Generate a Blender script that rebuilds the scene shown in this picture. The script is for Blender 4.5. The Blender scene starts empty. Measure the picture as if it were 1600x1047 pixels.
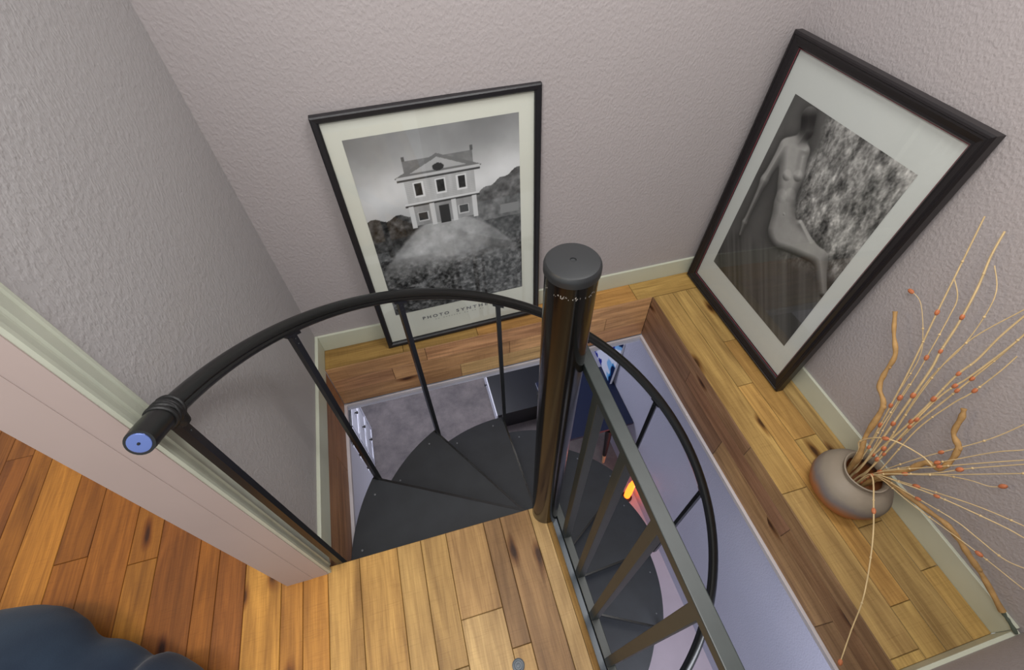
import bpy, bmesh, math, random
import numpy as np
from mathutils import Vector, Matrix
random.seed(7); np.random.seed(7)
PI = math.pi
scene = bpy.context.scene
COL = scene.collection

# ------------------------------------------------------------------ camera
pitch, yaw, roll, FPX = 0.8885, 0.2517, -0.0258, 729.18
CAM = Vector((0.4803, -1.4032, 1.6))
_fw = Vector((math.sin(yaw)*math.cos(pitch), math.cos(yaw)*math.cos(pitch), -math.sin(pitch)))
_rt = Vector((math.cos(yaw), -math.sin(yaw), 0)); _up = _rt.cross(_fw)
RT = _rt*math.cos(roll) + _up*math.sin(roll); UP = _up*math.cos(roll) - _rt*math.sin(roll); FW = _fw
cd = bpy.data.cameras.new('camera'); cam = bpy.data.objects.new('camera', cd); COL.objects.link(cam)
cd.sensor_width = 36; cd.lens = FPX/1600*36; cd.clip_start = 0.02; cd.clip_end = 60
m = Matrix.Identity(4)
for i in range(3):
    m[i][0], m[i][1], m[i][2], m[i][3] = RT[i], UP[i], -FW[i], CAM[i]
cam.matrix_world = m
scene.camera = cam

def at(px, py, x=None, y=None, z=None):
    """photo measurement -> world point on a plane x= / y= / z="""
    d = FW + RT*((px-800)/FPX) - UP*((py-523.5)/FPX)
    if x is not None: t = (x-CAM.x)/d.x
    elif y is not None: t = (y-CAM.y)/d.y
    else: t = (z-CAM.z)/d.z
    return CAM + d*t

# ------------------------------------------------------------------ materials
def s2l(c):
    return tuple(((v/255)/12.92 if v/255 <= .04045 else ((v/255+.055)/1.055)**2.4) for v in c)
def newmat(name):
    mt = bpy.data.materials.new(name); mt.use_nodes = True
    nt = mt.node_tree; b = nt.nodes['Principled BSDF']
    return mt, nt, b
def N(nt, t, **kw):
    n = nt.nodes.new(t)
    for k, v in kw.items():
        if k in n.inputs.keys(): n.inputs[k].default_value = v
        else: setattr(n, k, v)
    return n
def L(nt, a, b): nt.links.new(a, b)
def plain(name, rgb, rough=.5, metal=0., bump=None, vary=.0, vscale=8., spec=.5):
    mt, nt, b = newmat(name)
    c = s2l(rgb)
    b.inputs['Base Color'].default_value = (*c, 1); b.inputs['Roughness'].default_value = rough
    b.inputs['Metallic'].default_value = metal; b.inputs['Specular IOR Level'].default_value = spec
    tc = N(nt, 'ShaderNodeTexCoord')
    if vary:
        n = N(nt, 'ShaderNodeTexNoise'); n.inputs['Scale'].default_value = vscale; n.inputs['Detail'].default_value = 5
        L(nt, tc.outputs['Object'], n.inputs['Vector'])
        r = N(nt, 'ShaderNodeValToRGB')
        r.color_ramp.elements[0].position = .3; r.color_ramp.elements[1].position = .7
        r.color_ramp.elements[0].color = (*[v*(1-vary) for v in c], 1)
        r.color_ramp.elements[1].color = (*[min(1, v*(1+vary)) for v in c], 1)
        L(nt, n.outputs['Fac'], r.inputs['Fac']); L(nt, r.outputs['Color'], b.inputs['Base Color'])
    if bump:
        n = N(nt, 'ShaderNodeTexNoise'); n.inputs['Scale'].default_value = bump[0]; n.inputs['Detail'].default_value = 3
        L(nt, tc.outputs['Object'], n.inputs['Vector'])
        bp = N(nt, 'ShaderNodeBump'); bp.inputs['Strength'].default_value = bump[1]; bp.inputs['Distance'].default_value = bump[2]
        L(nt, n.outputs['Fac'], bp.inputs['Height']); L(nt, bp.outputs['Normal'], b.inputs['Normal'])
    return mt

def wall_mat(name, rgb):
    mt, nt, b = newmat(name)
    c = s2l(rgb)
    tc = N(nt, 'ShaderNodeTexCoord')
    b.inputs['Roughness'].default_value = .62; b.inputs['Specular IOR Level'].default_value = .25
    n0 = N(nt, 'ShaderNodeTexNoise'); n0.inputs['Scale'].default_value = 1.6; n0.inputs['Detail'].default_value = 2
    L(nt, tc.outputs['Object'], n0.inputs['Vector'])
    r0 = N(nt, 'ShaderNodeValToRGB')
    r0.color_ramp.elements[0].color = (*[v*.95 for v in c], 1); r0.color_ramp.elements[1].color = (*[v*1.05 for v in c], 1)
    L(nt, n0.outputs['Fac'], r0.inputs['Fac']); L(nt, r0.outputs['Color'], b.inputs['Base Color'])
    n = N(nt, 'ShaderNodeTexNoise'); n.inputs['Scale'].default_value = 125; n.inputs['Detail'].default_value = 2.5; n.inputs['Roughness'].default_value = .5
    mp = N(nt, 'ShaderNodeMapping'); mp.inputs['Scale'].default_value = (1, 1, .72)
    L(nt, tc.outputs['Object'], mp.inputs['Vector']); L(nt, mp.outputs['Vector'], n.inputs['Vector'])
    r = N(nt, 'ShaderNodeValToRGB'); r.color_ramp.elements[0].position = .40; r.color_ramp.elements[1].position = .66
    L(nt, n.outputs['Fac'], r.inputs['Fac'])
    bp = N(nt, 'ShaderNodeBump'); bp.inputs['Strength'].default_value = .3; bp.inputs['Distance'].default_value = .0026
    L(nt, r.outputs['Color'], bp.inputs['Height']); L(nt, bp.outputs['Normal'], b.inputs['Normal'])
    return mt

def wood_mat(name, knots=True):
    """acacia planks: colour attribute 'tint' per plank, uv in metres along/across the plank"""
    mt, nt, b = newmat(name)
    at_ = N(nt, 'ShaderNodeAttribute', attribute_name='tint')
    uv = N(nt, 'ShaderNodeUVMap', uv_map='plank')
    def noise(sx, sy, detail, dist=0., rough=.55):
        mp = N(nt, 'ShaderNodeMapping'); mp.inputs['Scale'].default_value = (sx, sy, 1)
        L(nt, uv.outputs['UV'], mp.inputs['Vector'])
        n = N(nt, 'ShaderNodeTexNoise'); n.inputs['Scale'].default_value = 1; n.inputs['Detail'].default_value = detail
        n.inputs['Distortion'].default_value = dist; n.inputs['Roughness'].default_value = rough
        L(nt, mp.outputs['Vector'], n.inputs['Vector']); return n
    def ramp(src, p0, c0, p1, c1):
        r = N(nt, 'ShaderNodeValToRGB'); e = r.color_ramp.elements
        e[0].position = p0; e[1].position = p1; e[0].color = (*c0, 1); e[1].color = (*c1, 1)
        L(nt, src, r.inputs['Fac']); return r
    def mult(a, bb, fac=1.):
        mx = N(nt, 'ShaderNodeMix', data_type='RGBA', blend_type='MULTIPLY'); mx.inputs[0].default_value = fac
        L(nt, a, mx.inputs[6]); L(nt, bb, mx.inputs[7]); return mx.outputs[2]
    big = noise(2.0, 16, 3, .6)
    fine = noise(7, 190, 4, .2)
    mid = noise(3.2, 46, 4, 1.1)
    saw = noise(420, 9, 1, .0)
    c = mult(at_.outputs['Color'], ramp(big.outputs['Fac'], .3, (.66, .60, .55), .7, (1.22, 1.2, 1.14)).outputs['Color'])
    c = mult(c, ramp(mid.outputs['Fac'], .3, (.72, .67, .62), .6, (1.1, 1.1, 1.08)).outputs['Color'], .9)
    tick = noise(330, 14, 2, .3)
    c = mult(c, ramp(tick.outputs['Fac'], .28, (.72, .68, .64), .45, (1.02, 1.02, 1.02)).outputs['Color'], .45)
    c = mult(c, ramp(fine.outputs['Fac'], .3, (.8, .77, .74), .62, (1.06, 1.06, 1.06)).outputs['Color'], .8)
    if knots:
        mp = N(nt, 'ShaderNodeMapping'); mp.inputs['Scale'].default_value = (2.6, 7.5, 1)
        L(nt, uv.outputs['UV'], mp.inputs['Vector'])
        nz = N(nt, 'ShaderNodeTexNoise'); nz.inputs['Scale'].default_value = 1.6; L(nt, mp.outputs['Vector'], nz.inputs['Vector'])
        ad = N(nt, 'ShaderNodeMix', data_type='RGBA', blend_type='LINEAR_LIGHT'); ad.inputs[0].default_value = .18
        L(nt, mp.outputs['Vector'], ad.inputs[6]); L(nt, nz.outputs['Color'], ad.inputs[7])
        vo = N(nt, 'ShaderNodeTexVoronoi', voronoi_dimensions='2D'); vo.inputs['Scale'].default_value = 1; vo.inputs['Randomness'].default_value = 1
        L(nt, ad.outputs[2], vo.inputs['Vector'])
        # keep only some of the cells as knots
        r1 = ramp(vo.outputs['Distance'], .04, (.16, .1, .07), .16, (1, 1, 1)); e_ = r1.color_ramp.elements.new(.095); e_.color = (.62, .5, .4, 1)
        sep = N(nt, 'ShaderNodeSeparateColor'); L(nt, vo.outputs['Color'], sep.inputs['Color'])
        gt = N(nt, 'ShaderNodeMath', operation='GREATER_THAN'); gt.inputs[1].default_value = .68
        L(nt, sep.outputs['Red'], gt.inputs[0])
        mx = N(nt, 'ShaderNodeMix', data_type='RGBA', blend_type='MULTIPLY')
        L(nt, gt.outputs[0], mx.inputs[0]); L(nt, c, mx.inputs[6]); L(nt, r1.outputs['Color'], mx.inputs[7]); c = mx.outputs[2]
    L(nt, c, b.inputs['Base Color'])
    b.inputs['Roughness'].default_value = .48; b.inputs['Specular IOR Level'].default_value = .35
    add = N(nt, 'ShaderNodeMath', operation='ADD'); L(nt, fine.outputs['Fac'], add.inputs[0])
    ms = N(nt, 'ShaderNodeMath', operation='MULTIPLY'); ms.inputs[1].default_value = .6; L(nt, saw.outputs['Fac'], ms.inputs[0]); L(nt, ms.outputs[0], add.inputs[1])
    bp = N(nt, 'ShaderNodeBump'); bp.inputs['Strength'].default_value = .35; bp.inputs['Distance'].default_value = .0015
    L(nt, add.outputs[0], bp.inputs['Height']); L(nt, bp.outputs['Normal'], b.inputs['Normal'])
    return mt

def attr_mat(name, rough=.6):
    mt, nt, b = newmat(name)
    a = N(nt, 'ShaderNodeAttribute', attribute_name='paint')
    L(nt, a.outputs['Color'], b.inputs['Base Color']); b.inputs['Roughness'].default_value = rough; b.inputs['Specular IOR Level'].default_value = .1
    return mt

def glass_mat(name):
    mt = bpy.data.materials.new(name); mt.use_nodes = True; nt = mt.node_tree
    for n in list(nt.nodes): nt.nodes.remove(n)
    o = N(nt, 'ShaderNodeOutputMaterial'); t = N(nt, 'ShaderNodeBsdfTransparent'); t.inputs['Color'].default_value = (.97, .985, .975, 1)
    g = N(nt, 'ShaderNodeBsdfGlossy'); g.inputs['Roughness'].default_value = .02
    lw = N(nt, 'ShaderNodeLayerWeight'); lw.inputs['Blend'].default_value = .5
    pw = N(nt, 'ShaderNodeMath', operation='POWER'); pw.inputs[1].default_value = 4.; L(nt, lw.outputs['Facing'], pw.inputs[0])
    f = N(nt, 'ShaderNodeMath', operation='MULTIPLY_ADD'); f.inputs[1].default_value = .75; f.inputs[2].default_value = .05; L(nt, pw.outputs[0], f.inputs[0])
    mx = N(nt, 'ShaderNodeMixShader'); L(nt, f.outputs[0], mx.inputs[0]); L(nt, t.outputs[0], mx.inputs[1]); L(nt, g.outputs[0], mx.inputs[2])
    L(nt, mx.outputs[0], o.inputs['Surface']); return mt

def emit_mat(name, rgb, st):
    mt, nt, b = newmat(name)
    b.inputs['Base Color'].default_value = (*s2l(rgb), 1); b.inputs['Emission Color'].default_value = (*s2l(rgb), 1)
    b.inputs['Emission Strength'].default_value = st
    return mt

M = dict(
    wall=wall_mat('lavender_grey_wall_paint', (175, 168, 168)),
    wall_left=wall_mat('grey_wall_paint', (174, 171, 171)),
    lower=wall_mat('pale_lavender_wall_paint', (160, 161, 178)),
    white_lower=plain('white_lower_paint', (215, 216, 228), .55),
    base=plain('cream_trim_paint', (200, 203, 184), .4, vary=.03),
    casing=plain('cream_green_casing_paint', (188, 192, 176), .42, vary=.07, vscale=10),
    jamb=plain('pinkish_jamb_paint', (178, 162, 157), .5, vary=.03, vscale=5),
    edge=plain('white_edge_paint', (205, 200, 205), .5),
    gap=plain('dark_gap', (44, 30, 18), .9),
    wood=wood_mat('acacia_plank_wood'),
    black=plain('black_powder_coat', (20, 21, 23), .34, vary=.1, vscale=30, spec=.6),
    post=plain('gloss_black_enamel', (12, 11, 11), .17, spec=.4, bump=(60, .05, .002)),
    cap=plain('satin_black_plastic', (34, 36, 38), .42),
    tread=plain('black_tread_paint', (37, 40, 45), .55, vary=.16, vscale=14, bump=(90, .12, .001)),
    rail=plain('black_vinyl_handrail', (17, 18, 18), .3, spec=.6),
    guard=plain('dark_grey_metal_rail', (38, 44, 43), .42, vary=.1, vscale=40, spec=.5),
    plate=plain('blue_grey_steel_plate', (70, 80, 90), .4, spec=.6),
    palefloor=plain('pale_lavender_floor', (176, 164, 174), .7, vary=.04),
    edge_shade=plain('black_edge_shade', (7, 7, 8), .22, spec=.6),
    screw=plain('zinc_screw', (105, 108, 112), .45, metal=.3),
    endcap=plain('chrome_blue_cap', (120, 140, 205), .15, metal=.8),
    tape=plain('black_rubber_tape', (18, 18, 19), .55, bump=(120, .5, .002)),
    bframe=plain('black_stained_frame_wood', (24, 23, 28), .42, bump=(55, .35, .002), spec=.5),
    dframe=plain('dark_espresso_frame', (27, 24, 26), .36, spec=.45),
    mat=plain('white_mat_board', (224, 224, 214), .8),
    matB=plain('white_mat_board_cool', (206, 208, 205), .8),
    bevel=plain('red_edge_fillet', (120, 50, 60), .6),
    ink=plain('grey_print_ink', (110, 110, 116), .7),
    faint=plain('faint_print_ink', (182, 182, 176), .7),
    paint=attr_mat('greyscale_print'),
    glass=glass_mat('clear_picture_glass'),
    twig=plain('dried_willow_bark', (178, 140, 88), .7, vary=.22, vscale=35, bump=(70, .4, .003)),
    stem=plain('dried_straw_stem', (212, 186, 138), .65, vary=.12, vscale=30),
    bud=plain('orange_brown_bud', (190, 114, 74), .55, vary=.2, vscale=90),
    tip=plain('grey_green_bark', (84, 92, 80), .8),
    dresser=plain('white_dresser_paint', (212, 214, 226), .45),
    dtop=plain('black_furniture_top', (26, 27, 31), .4),
    navy=plain('navy_desk_paint', (18, 26, 52), .4),
    dblack=plain('black_desk_leg', (10, 10, 12), .5),
    pale=plain('pale_wood_foot', (206, 170, 130), .5),
    glow=emit_mat('orange_lamp_glow', (255, 96, 24), 5.0),
    lampbase=plain('dark_lamp_base', (40, 18, 14), .6),
)
# carpet
def carpet():
    mt, nt, b = newmat('grey_carpet')
    tc = N(nt, 'ShaderNodeTexCoord')
    n = N(nt, 'ShaderNodeTexNoise'); n.inputs['Scale'].default_value = 5; n.inputs['Detail'].default_value = 6; n.inputs['Roughness'].default_value = .7
    L(nt, tc.outputs['Object'], n.inputs['Vector'])
    r = N(nt, 'ShaderNodeValToRGB'); e = r.color_ramp.elements; e[0].position = .3; e[1].position = .7
    e[0].color = (*s2l((92, 88, 90)), 1); e[1].color = (*s2l((126, 119, 119)), 1)
    L(nt, n.outputs['Fac'], r.inputs['Fac']); L(nt, r.outputs['Color'], b.inputs['Base Color']); b.inputs['Roughness'].default_value = 1
    b.inputs['Specular IOR Level'].default_value = .05
    f = N(nt, 'ShaderNodeTexNoise'); f.inputs['Scale'].default_value = 220; f.inputs['Detail'].default_value = 2; L(nt, tc.outputs['Object'], f.inputs['Vector'])
    bp = N(nt, 'ShaderNodeBump'); bp.inputs['Strength'].default_value = .8; bp.inputs['Distance'].default_value = .006
    L(nt, f.outputs['Fac'], bp.inputs['Height']); L(nt, bp.outputs['Normal'], b.inputs['Normal'])
    return mt
M['carpet'] = carpet()
def pot_mat():
    mt, nt, b = newmat('smoke_fired_clay')
    tc = N(nt, 'ShaderNodeTexCoord'); sp = N(nt, 'ShaderNodeSeparateXYZ'); L(nt, tc.outputs['Object'], sp.inputs[0])
    n = N(nt, 'ShaderNodeTexNoise'); n.inputs['Scale'].default_value = 14; n.inputs['Detail'].default_value = 5; L(nt, tc.outputs['Object'], n.inputs['Vector'])
    ma = N(nt, 'ShaderNodeMath', operation='MULTIPLY_ADD'); ma.inputs[1].default_value = .05; L(nt, n.outputs['Fac'], ma.inputs[0]); L(nt, sp.outputs['Z'], ma.inputs[2])
    mr = N(nt, 'ShaderNodeMapRange'); mr.inputs['From Min'].default_value = .03; mr.inputs['From Max'].default_value = .175; L(nt, ma.outputs[0], mr.inputs['Value'])
    r = N(nt, 'ShaderNodeValToRGB'); e = r.color_ramp.elements
    e[0].position = .0; e[0].color = (*s2l((176, 104, 50)), 1); e[1].position = 1.; e[1].color = (*s2l((146, 134, 118)), 1)
    for p_, c_ in ((.44, (172, 110, 66)), (.56, (138, 108, 92)), (.66, (118, 110, 108)), (.80, (140, 130, 116))):
        x = e.new(p_); x.color = (*s2l(c_), 1)
    L(nt, mr.outputs[0], r.inputs['Fac']); L(nt, r.outputs['Color'], b.inputs['Base Color']); b.inputs['Roughness'].default_value = .6
    f = N(nt, 'ShaderNodeTexNoise'); f.inputs['Scale'].default_value = 60; L(nt, tc.outputs['Object'], f.inputs['Vector'])
    bp = N(nt, 'ShaderNodeBump'); bp.inputs['Strength'].default_value = .2; bp.inputs['Distance'].default_value = .003
    L(nt, f.outputs['Fac'], bp.inputs['Height']); L(nt, bp.outputs['Normal'], b.inputs['Normal'])
    return mt
M['pot'] = pot_mat()
def fabric_mat():
    mt, nt, b = newmat('navy_fleece_fabric')
    tc = N(nt, 'ShaderNodeTexCoord')
    n = N(nt, 'ShaderNodeTexNoise'); n.inputs['Scale'].default_value = 5; n.inputs['Detail'].default_value = 3; L(nt, tc.outputs['Object'], n.inputs['Vector'])
    r = N(nt, 'ShaderNodeValToRGB'); e = r.color_ramp.elements; e[0].position = .3; e[1].position = .7
    e[0].color = (*s2l((36, 45, 62)), 1); e[1].color = (*s2l((50, 64, 82)), 1)
    L(nt, n.outputs['Fac'], r.inputs['Fac']); L(nt, r.outputs['Color'], b.inputs['Base Color']); b.inputs['Roughness'].default_value = .95
    b.inputs['Specular IOR Level'].default_value = .1; b.inputs['Sheen Weight'].default_value = .12
    f = N(nt, 'ShaderNodeTexNoise'); f.inputs['Scale'].default_value = 260; L(nt, tc.outputs['Object'], f.inputs['Vector'])
    bp = N(nt, 'ShaderNodeBump'); bp.inputs['Strength'].default_value = .25; bp.inputs['Distance'].default_value = .002
    L(nt, f.outputs['Fac'], bp.inputs['Height']); L(nt, bp.outputs['Normal'], b.inputs['Normal'])
    return mt
M['fabric'] = fabric_mat()

# ------------------------------------------------------------------ mesh helpers
class MB:
    def __init__(s): s.v = []; s.f = []; s.smooth = []
    def add(s, vs, fs, smooth=False):
        o = len(s.v); s.v += [tuple(v) for v in vs]
        for f in fs: s.f.append(tuple(i+o for i in f)); s.smooth.append(smooth)
    def box(s, a, b, bev=0.):
        (x0, y0, z0), (x1, y1, z1) = a, b
        if bev <= 0:
            vs = [(x, y, z) for z in (z0, z1) for y in (y0, y1) for x in (x0, x1)]
            s.add(vs, [(0, 2, 3, 1), (4, 5, 7, 6), (0, 1, 5, 4), (2, 6, 7, 3), (0, 4, 6, 2), (1, 3, 7, 5)])
        else:
            bm = bmesh.new(); bmesh.ops.create_cube(bm, size=1)
            for v in bm.verts:
                v.co = Vector(((x0+x1)/2+v.co.x*(x1-x0), (y0+y1)/2+v.co.y*(y1-y0), (z0+z1)/2+v.co.z*(z1-z0)))
            bmesh.ops.bevel(bm, geom=bm.edges[:], offset=bev, segments=2, profile=.5, affect='EDGES')
            bm.verts.index_update()
            s.add([v.co[:] for v in bm.verts], [[v.index for v in f.verts] for f in bm.faces]); bm.free()
    def prism(s, poly, z0, z1):
        n = len(poly)
        s.add([(x, y, z0) for x, y in poly]+[(x, y, z1) for x, y in poly],
              [tuple(range(n))[::-1], tuple(range(n, 2*n))]+[(i, (i+1) % n, n+(i+1) % n, n+i) for i in range(n)])
    def tube(s, pts, r, k=10, prof=None, frames=None, cap=True, smooth=True):
        pts = [Vector(p) for p in pts]; n = len(pts)
        rr = r if isinstance(r, (list, tuple)) else [r]*n
        ref = None; vs = []
        for i, p in enumerate(pts):
            t = (pts[min(i+1, n-1)]-pts[max(i-1, 0)]).normalized()
            if frames: a, b = frames(i)
            else:
                if ref is None: ref = Vector((0, 0, 1)) if abs(t.z) < .9 else Vector((1, 0, 0))
                a = (ref-t*ref.dot(t)).normalized(); ref = a; b = t.cross(a)
            if prof: vs += [p+a*(q[0]*rr[i])+b*(q[1]*rr[i]) for q in prof]
            else: vs += [p+a*(math.cos(2*PI*j/k)*rr[i])+b*(math.sin(2*PI*j/k)*rr[i]) for j in range(k)]
        kk = len(prof) if prof else k
        fs = [(i*kk+j, i*kk+(j+1) % kk, (i+1)*kk+(j+1) % kk, (i+1)*kk+j) for i in range(n-1) for j in range(kk)]
        s.add(vs, fs, smooth)
        if cap:
            s.add(vs[:kk], [tuple(range(kk))[::-1]]); s.add(vs[-kk:], [tuple(range(kk))])
    def lathe(s, prof, c, k=48, smooth=True, closed=True):
        vs = [(c[0]+r*math.cos(2*PI*j/k), c[1]+r*math.sin(2*PI*j/k), c[2]+z) for r, z in prof for j in range(k)]
        fs = [(i*k+j, i*k+(j+1) % k, (i+1)*k+(j+1) % k, (i+1)*k+j) for i in range(len(prof)-1) for j in range(k)]
        s.add(vs, fs, smooth)
        if closed:
            s.add(vs[:k], [tuple(range(k))[::-1]]); s.add(vs[-k:], [tuple(range(k))])
    def blob(s, c, r, axis=None, k=8, rings=6, e=1.6):
        """spindle shaped bud"""
        ax = (axis or Vector((0, 0, 1))).normalized()
        a = ax.orthogonal().normalized(); b = ax.cross(a); c = Vector(c)
        vs = []
        for i in range(rings+1):
            t = PI*i/rings
            vs += [c-ax*(r*e*math.cos(t))+(a*math.cos(2*PI*j/k)+b*math.sin(2*PI*j/k))*(r*max(.02, math.sin(t))) for j in range(k)]
        s.add(vs, [(i*k+j, i*k+(j+1) % k, (i+1)*k+(j+1) % k, (i+1)*k+j) for i in range(rings) for j in range(k)], True)
    def build(s, name, mat, parent=None, fix=True):
        me = bpy.data.meshes.new(name); me.from_pydata(s.v, [], s.f); me.update()
        me.polygons.foreach_set('use_smooth', s.smooth)
        if fix:
            bm = bmesh.new(); bm.from_mesh(me); bmesh.ops.remove_doubles(bm, verts=bm.verts, dist=1e-6)
            bmesh.ops.recalc_face_normals(bm, faces=bm.faces); bm.to_mesh(me); bm.free()
        if any(s.smooth): me.set_sharp_from_angle(angle=math.radians(38))
        for mm in (mat if isinstance(mat, (list, tuple)) else [mat]): me.materials.append(mm)
        o = bpy.data.objects.new(name, me); COL.objects.link(o)
        if parent: o.parent = parent
        return o
def B(name, mat, a, b, parent=None, bev=0.):
    mb = MB(); mb.box(a, b, bev); return mb.build(name, mat, parent)
def tag(o, label=None, cat=None, group=None, kind=None):
    if label: o['label'] = label
    if cat: o['category'] = cat
    if group: o['group'] = group
    if kind: o['kind'] = kind
    return o
def struct(o, label, cat): return tag(o, label, cat, kind='structure')
def empty(name, loc, label, cat, group=None):
    o = bpy.data.objects.new(name, None); COL.objects.link(o); o.location = loc; o.empty_display_size = .1
    return tag(o, label, cat, group)
def recenter(o):
    """put the origin of a one-mesh thing at the middle of its base (parts follow their thing)"""
    return o

# ------------------------------------------------------------------ plank floors
def planks(name, origin, du, dv, nrm, lanes, tints, bevel=.0018, thick=.012, slab=None, end=None):
    """lanes: list of (v0, v1, [u breaks]); du = along the planks, dv = across, all in metres from origin"""
    origin, du, dv, nrm = Vector(origin), Vector(du), Vector(dv), Vector(nrm)
    V = []; F = []; UVS = []; T = []; MI = []
    def P(u, v, w): return tuple(origin+du*u+dv*v+nrm*w)
    def quad(pts, uv, t, mi):
        o = len(V); V.extend(pts); F.append((o, o+1, o+2, o+3)); UVS.extend(uv); T.extend([t]*4); MI.append(mi)
    for (v0, v1, br) in lanes:
        for u0, u1 in zip(br[:-1], br[1:]):
            t = random.choice(tints(v0) if callable(tints) else tints); k = random.uniform(.86, 1.12)
            t = tuple(c*k for c in s2l(t))
            ou, ov = random.uniform(0, 60), random.uniform(0, 60)
            b = bevel; w = -.0016
            i = [(u0+b, v0+b), (u1-b, v0+b), (u1-b, v1-b), (u0+b, v1-b)]
            q = [(u0+.0003, v0+.0003), (u1-.0003, v0+.0003), (u1-.0003, v1-.0003), (u0+.0003, v1-.0003)]
            uv = lambda p: (p[0]+ou, p[1]+ov)
            quad([P(*p, 0) for p in i], [uv(p) for p in i], t, 0)
            for j in range(4):
                j2 = (j+1) % 4
                quad([P(*i[j], 0), P(*q[j], w), P(*q[j2], w), P(*i[j2], 0)], [uv(i[j]), uv(q[j]), uv(q[j2]), uv(i[j2])], tuple(c*.7 for c in t), 0)
                quad([P(*q[j], w), P(*q[j], -thick), P(*q[j2], -thick), P(*q[j2], w)], [uv(q[j])]*4, tuple(c*.5 for c in t), 0)
    if slab:   # dark sub-floor boxes in (u0,v0,u1,v1,w0,w1)
        for (u0, v0, u1, v1, w0, w1) in slab:
            c = [(u, v, w) for w in (w0, w1) for v in (v0, v1) for u in (u0, u1)]
            for f in [(0, 2, 3, 1), (4, 5, 7, 6), (0, 1, 5, 4), (2, 6, 7, 3), (0, 4, 6, 2), (1, 3, 7, 5)]:
                quad([P(*c[q]) for q in f], [(0, 0)]*4, (.1, .06, .03), 1)
    me = bpy.data.meshes.new(name); me.from_pydata(V, [], F)
    uvl = me.uv_layers.new(name='plank'); uvl.data.foreach_set('uv', [c for p in UVS for c in p])
    ca = me.color_attributes.new('tint', 'FLOAT_COLOR', 'CORNER'); ca.data.foreach_set('color', [c for t in T for c in (*t, 1)])
    me.materials.append(M['wood']); me.materials.append(M['gap'])
    me.polygons.foreach_set('material_index', MI); me.update()
    bm = bmesh.new(); bm.from_mesh(me); bmesh.ops.recalc_face_normals(bm, faces=bm.faces); bm.to_mesh(me); bm.free()
    o = bpy.data.objects.new(name, me); COL.objects.link(o); return o

TAN = [(174, 143, 94), (164, 133, 85), (178, 150, 101), (168, 136, 90), (182, 154, 107), (144, 113, 77), (172, 140, 88)]
WARM_LIT = [(168, 112, 44), (156, 98, 36), (176, 120, 48), (146, 92, 38), (162, 106, 40), (138, 84, 34)]  # warm lamplight of the left room painted into the plank tints
WARM_SPILL = [(178, 140, 84), (170, 134, 78), (184, 148, 90)]  # warm light spilling onto the landing, blended into the tint
WARM_LIT2 = [(174, 124, 58), (166, 116, 52), (180, 132, 62)]  # weaker step of the painted warm light
SHADE_BROWN = [(158, 124, 96), (170, 134, 98), (142, 110, 88), (178, 144, 106), (160, 122, 96)]  # darkened to put the dimmer light of the right face into the colour
PINK = [(216, 170, 124), (206, 158, 118), (224, 184, 132), (226, 190, 136), (200, 156, 112)]
LEDGE = [(190, 160, 98), (180, 150, 92), (196, 168, 106), (168, 142, 92), (188, 150, 88), (192, 164, 106)]

YB = -.892      # landing front edge
FRONT = -1.593  # wall behind the camera, right of the landing
edges = [.700, .652, .552, .495, .368, .285, .208, .088, -.01, -.085, -.15, -.26, -.345, -.41, -.54, -.63, -.76, -.86, -.985, -1.06, -1.15]
joints = {(.368, .495): [-1.149], (.285, .368): [-1.262], (.495, .552): [-1.257], (-.63, -.54): [-.712]}
lanesA = []; lanesB = []
for a, b in zip(edges[:-1], edges[1:]):
    top = YB if b > -.16 else 1.3
    js = joints.get((b, a))
    if js is None:
        js = [] if b > .55 or -.02 < b < .3 else [random.uniform(-1.9, top-.25)]
        if b < -.16: js.append(random.uniform(-.3, .9))
    (lanesA if b > -.02 else lanesB).append((b, a, [-2.6]+sorted(js)+[top]))
x = -1.15
while x > -2.4:
    w = random.choice([.065, .09, .12]); lanesB.append((x-w, x, [-2.6, random.uniform(-1.6, -.6), random.uniform(-.3, .8), 1.3])); x -= w
fl = planks('floor', (0, 0, 0), (0, 1, 0), (1, 0, 0), (0, 0, 1), lanesA, lambda v: WARM_SPILL if v < .2 else TAN,
            slab=[(-2.6, -.01, YB-.004, .70, -.05, -.011)])
struct(fl, 'tan acacia plank landing at the top of the spiral stair', 'floor')
fl2 = planks('floor', (0, 0, 0), (0, 1, 0), (1, 0, 0), (0, 0, 1), lanesB, lambda v: WARM_LIT if v < -.3 else WARM_LIT2,
             slab=[(-2.6, -.15, YB-.004, -.011, -.05, -.011), (-2.6, x, 1.3, -.151, -.05, -.011)])
struct(fl2, 'plank floor tinted with painted warm light beyond the door casing', 'floor')
# rounded nosing plank along the right edge of the landing
def edging():
    V = []; F = []; U = []; T = []
    prof = [(.700, 0)]+[(.708+.012*math.sin(t), -.012+.012*math.cos(t)) for t in np.linspace(0, PI/2, 6)]+[(.72, -.04)]
    ys = [-2.6, YB]
    t = s2l((170, 138, 88))
    for y in ys:
        for p in prof: V.append((p[0], y, p[1]))
    n = len(prof)
    for i in range(n-1): F.append((i, i+1, n+i+1, n+i))
    F.append(tuple(range(n, 2*n))+()); 
    me = bpy.data.meshes.new('trim_1'); me.from_pydata(V, [], F)
    me.uv_layers.new(name='plank'); me.color_attributes.new('tint', 'FLOAT_COLOR', 'CORNER')
    uvl = me.uv_layers['plank']; ca = me.color_attributes['tint']
    for p in me.polygons:
        for li, vi in zip(p.loop_indices, p.vertices):
            v = V[vi]; uvl.data[li].uv = (v[1]+11.3, v[0]-v[2]+4.1); ca.data[li].color = (*t, 1)
        p.use_smooth = True
    me.materials.append(M['wood']); o = bpy.data.objects.new('trim_1', me); COL.objects.link(o)
    return o
struct(edging(), 'rounded wooden nosing along the right edge of the landing', 'trim')

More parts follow.
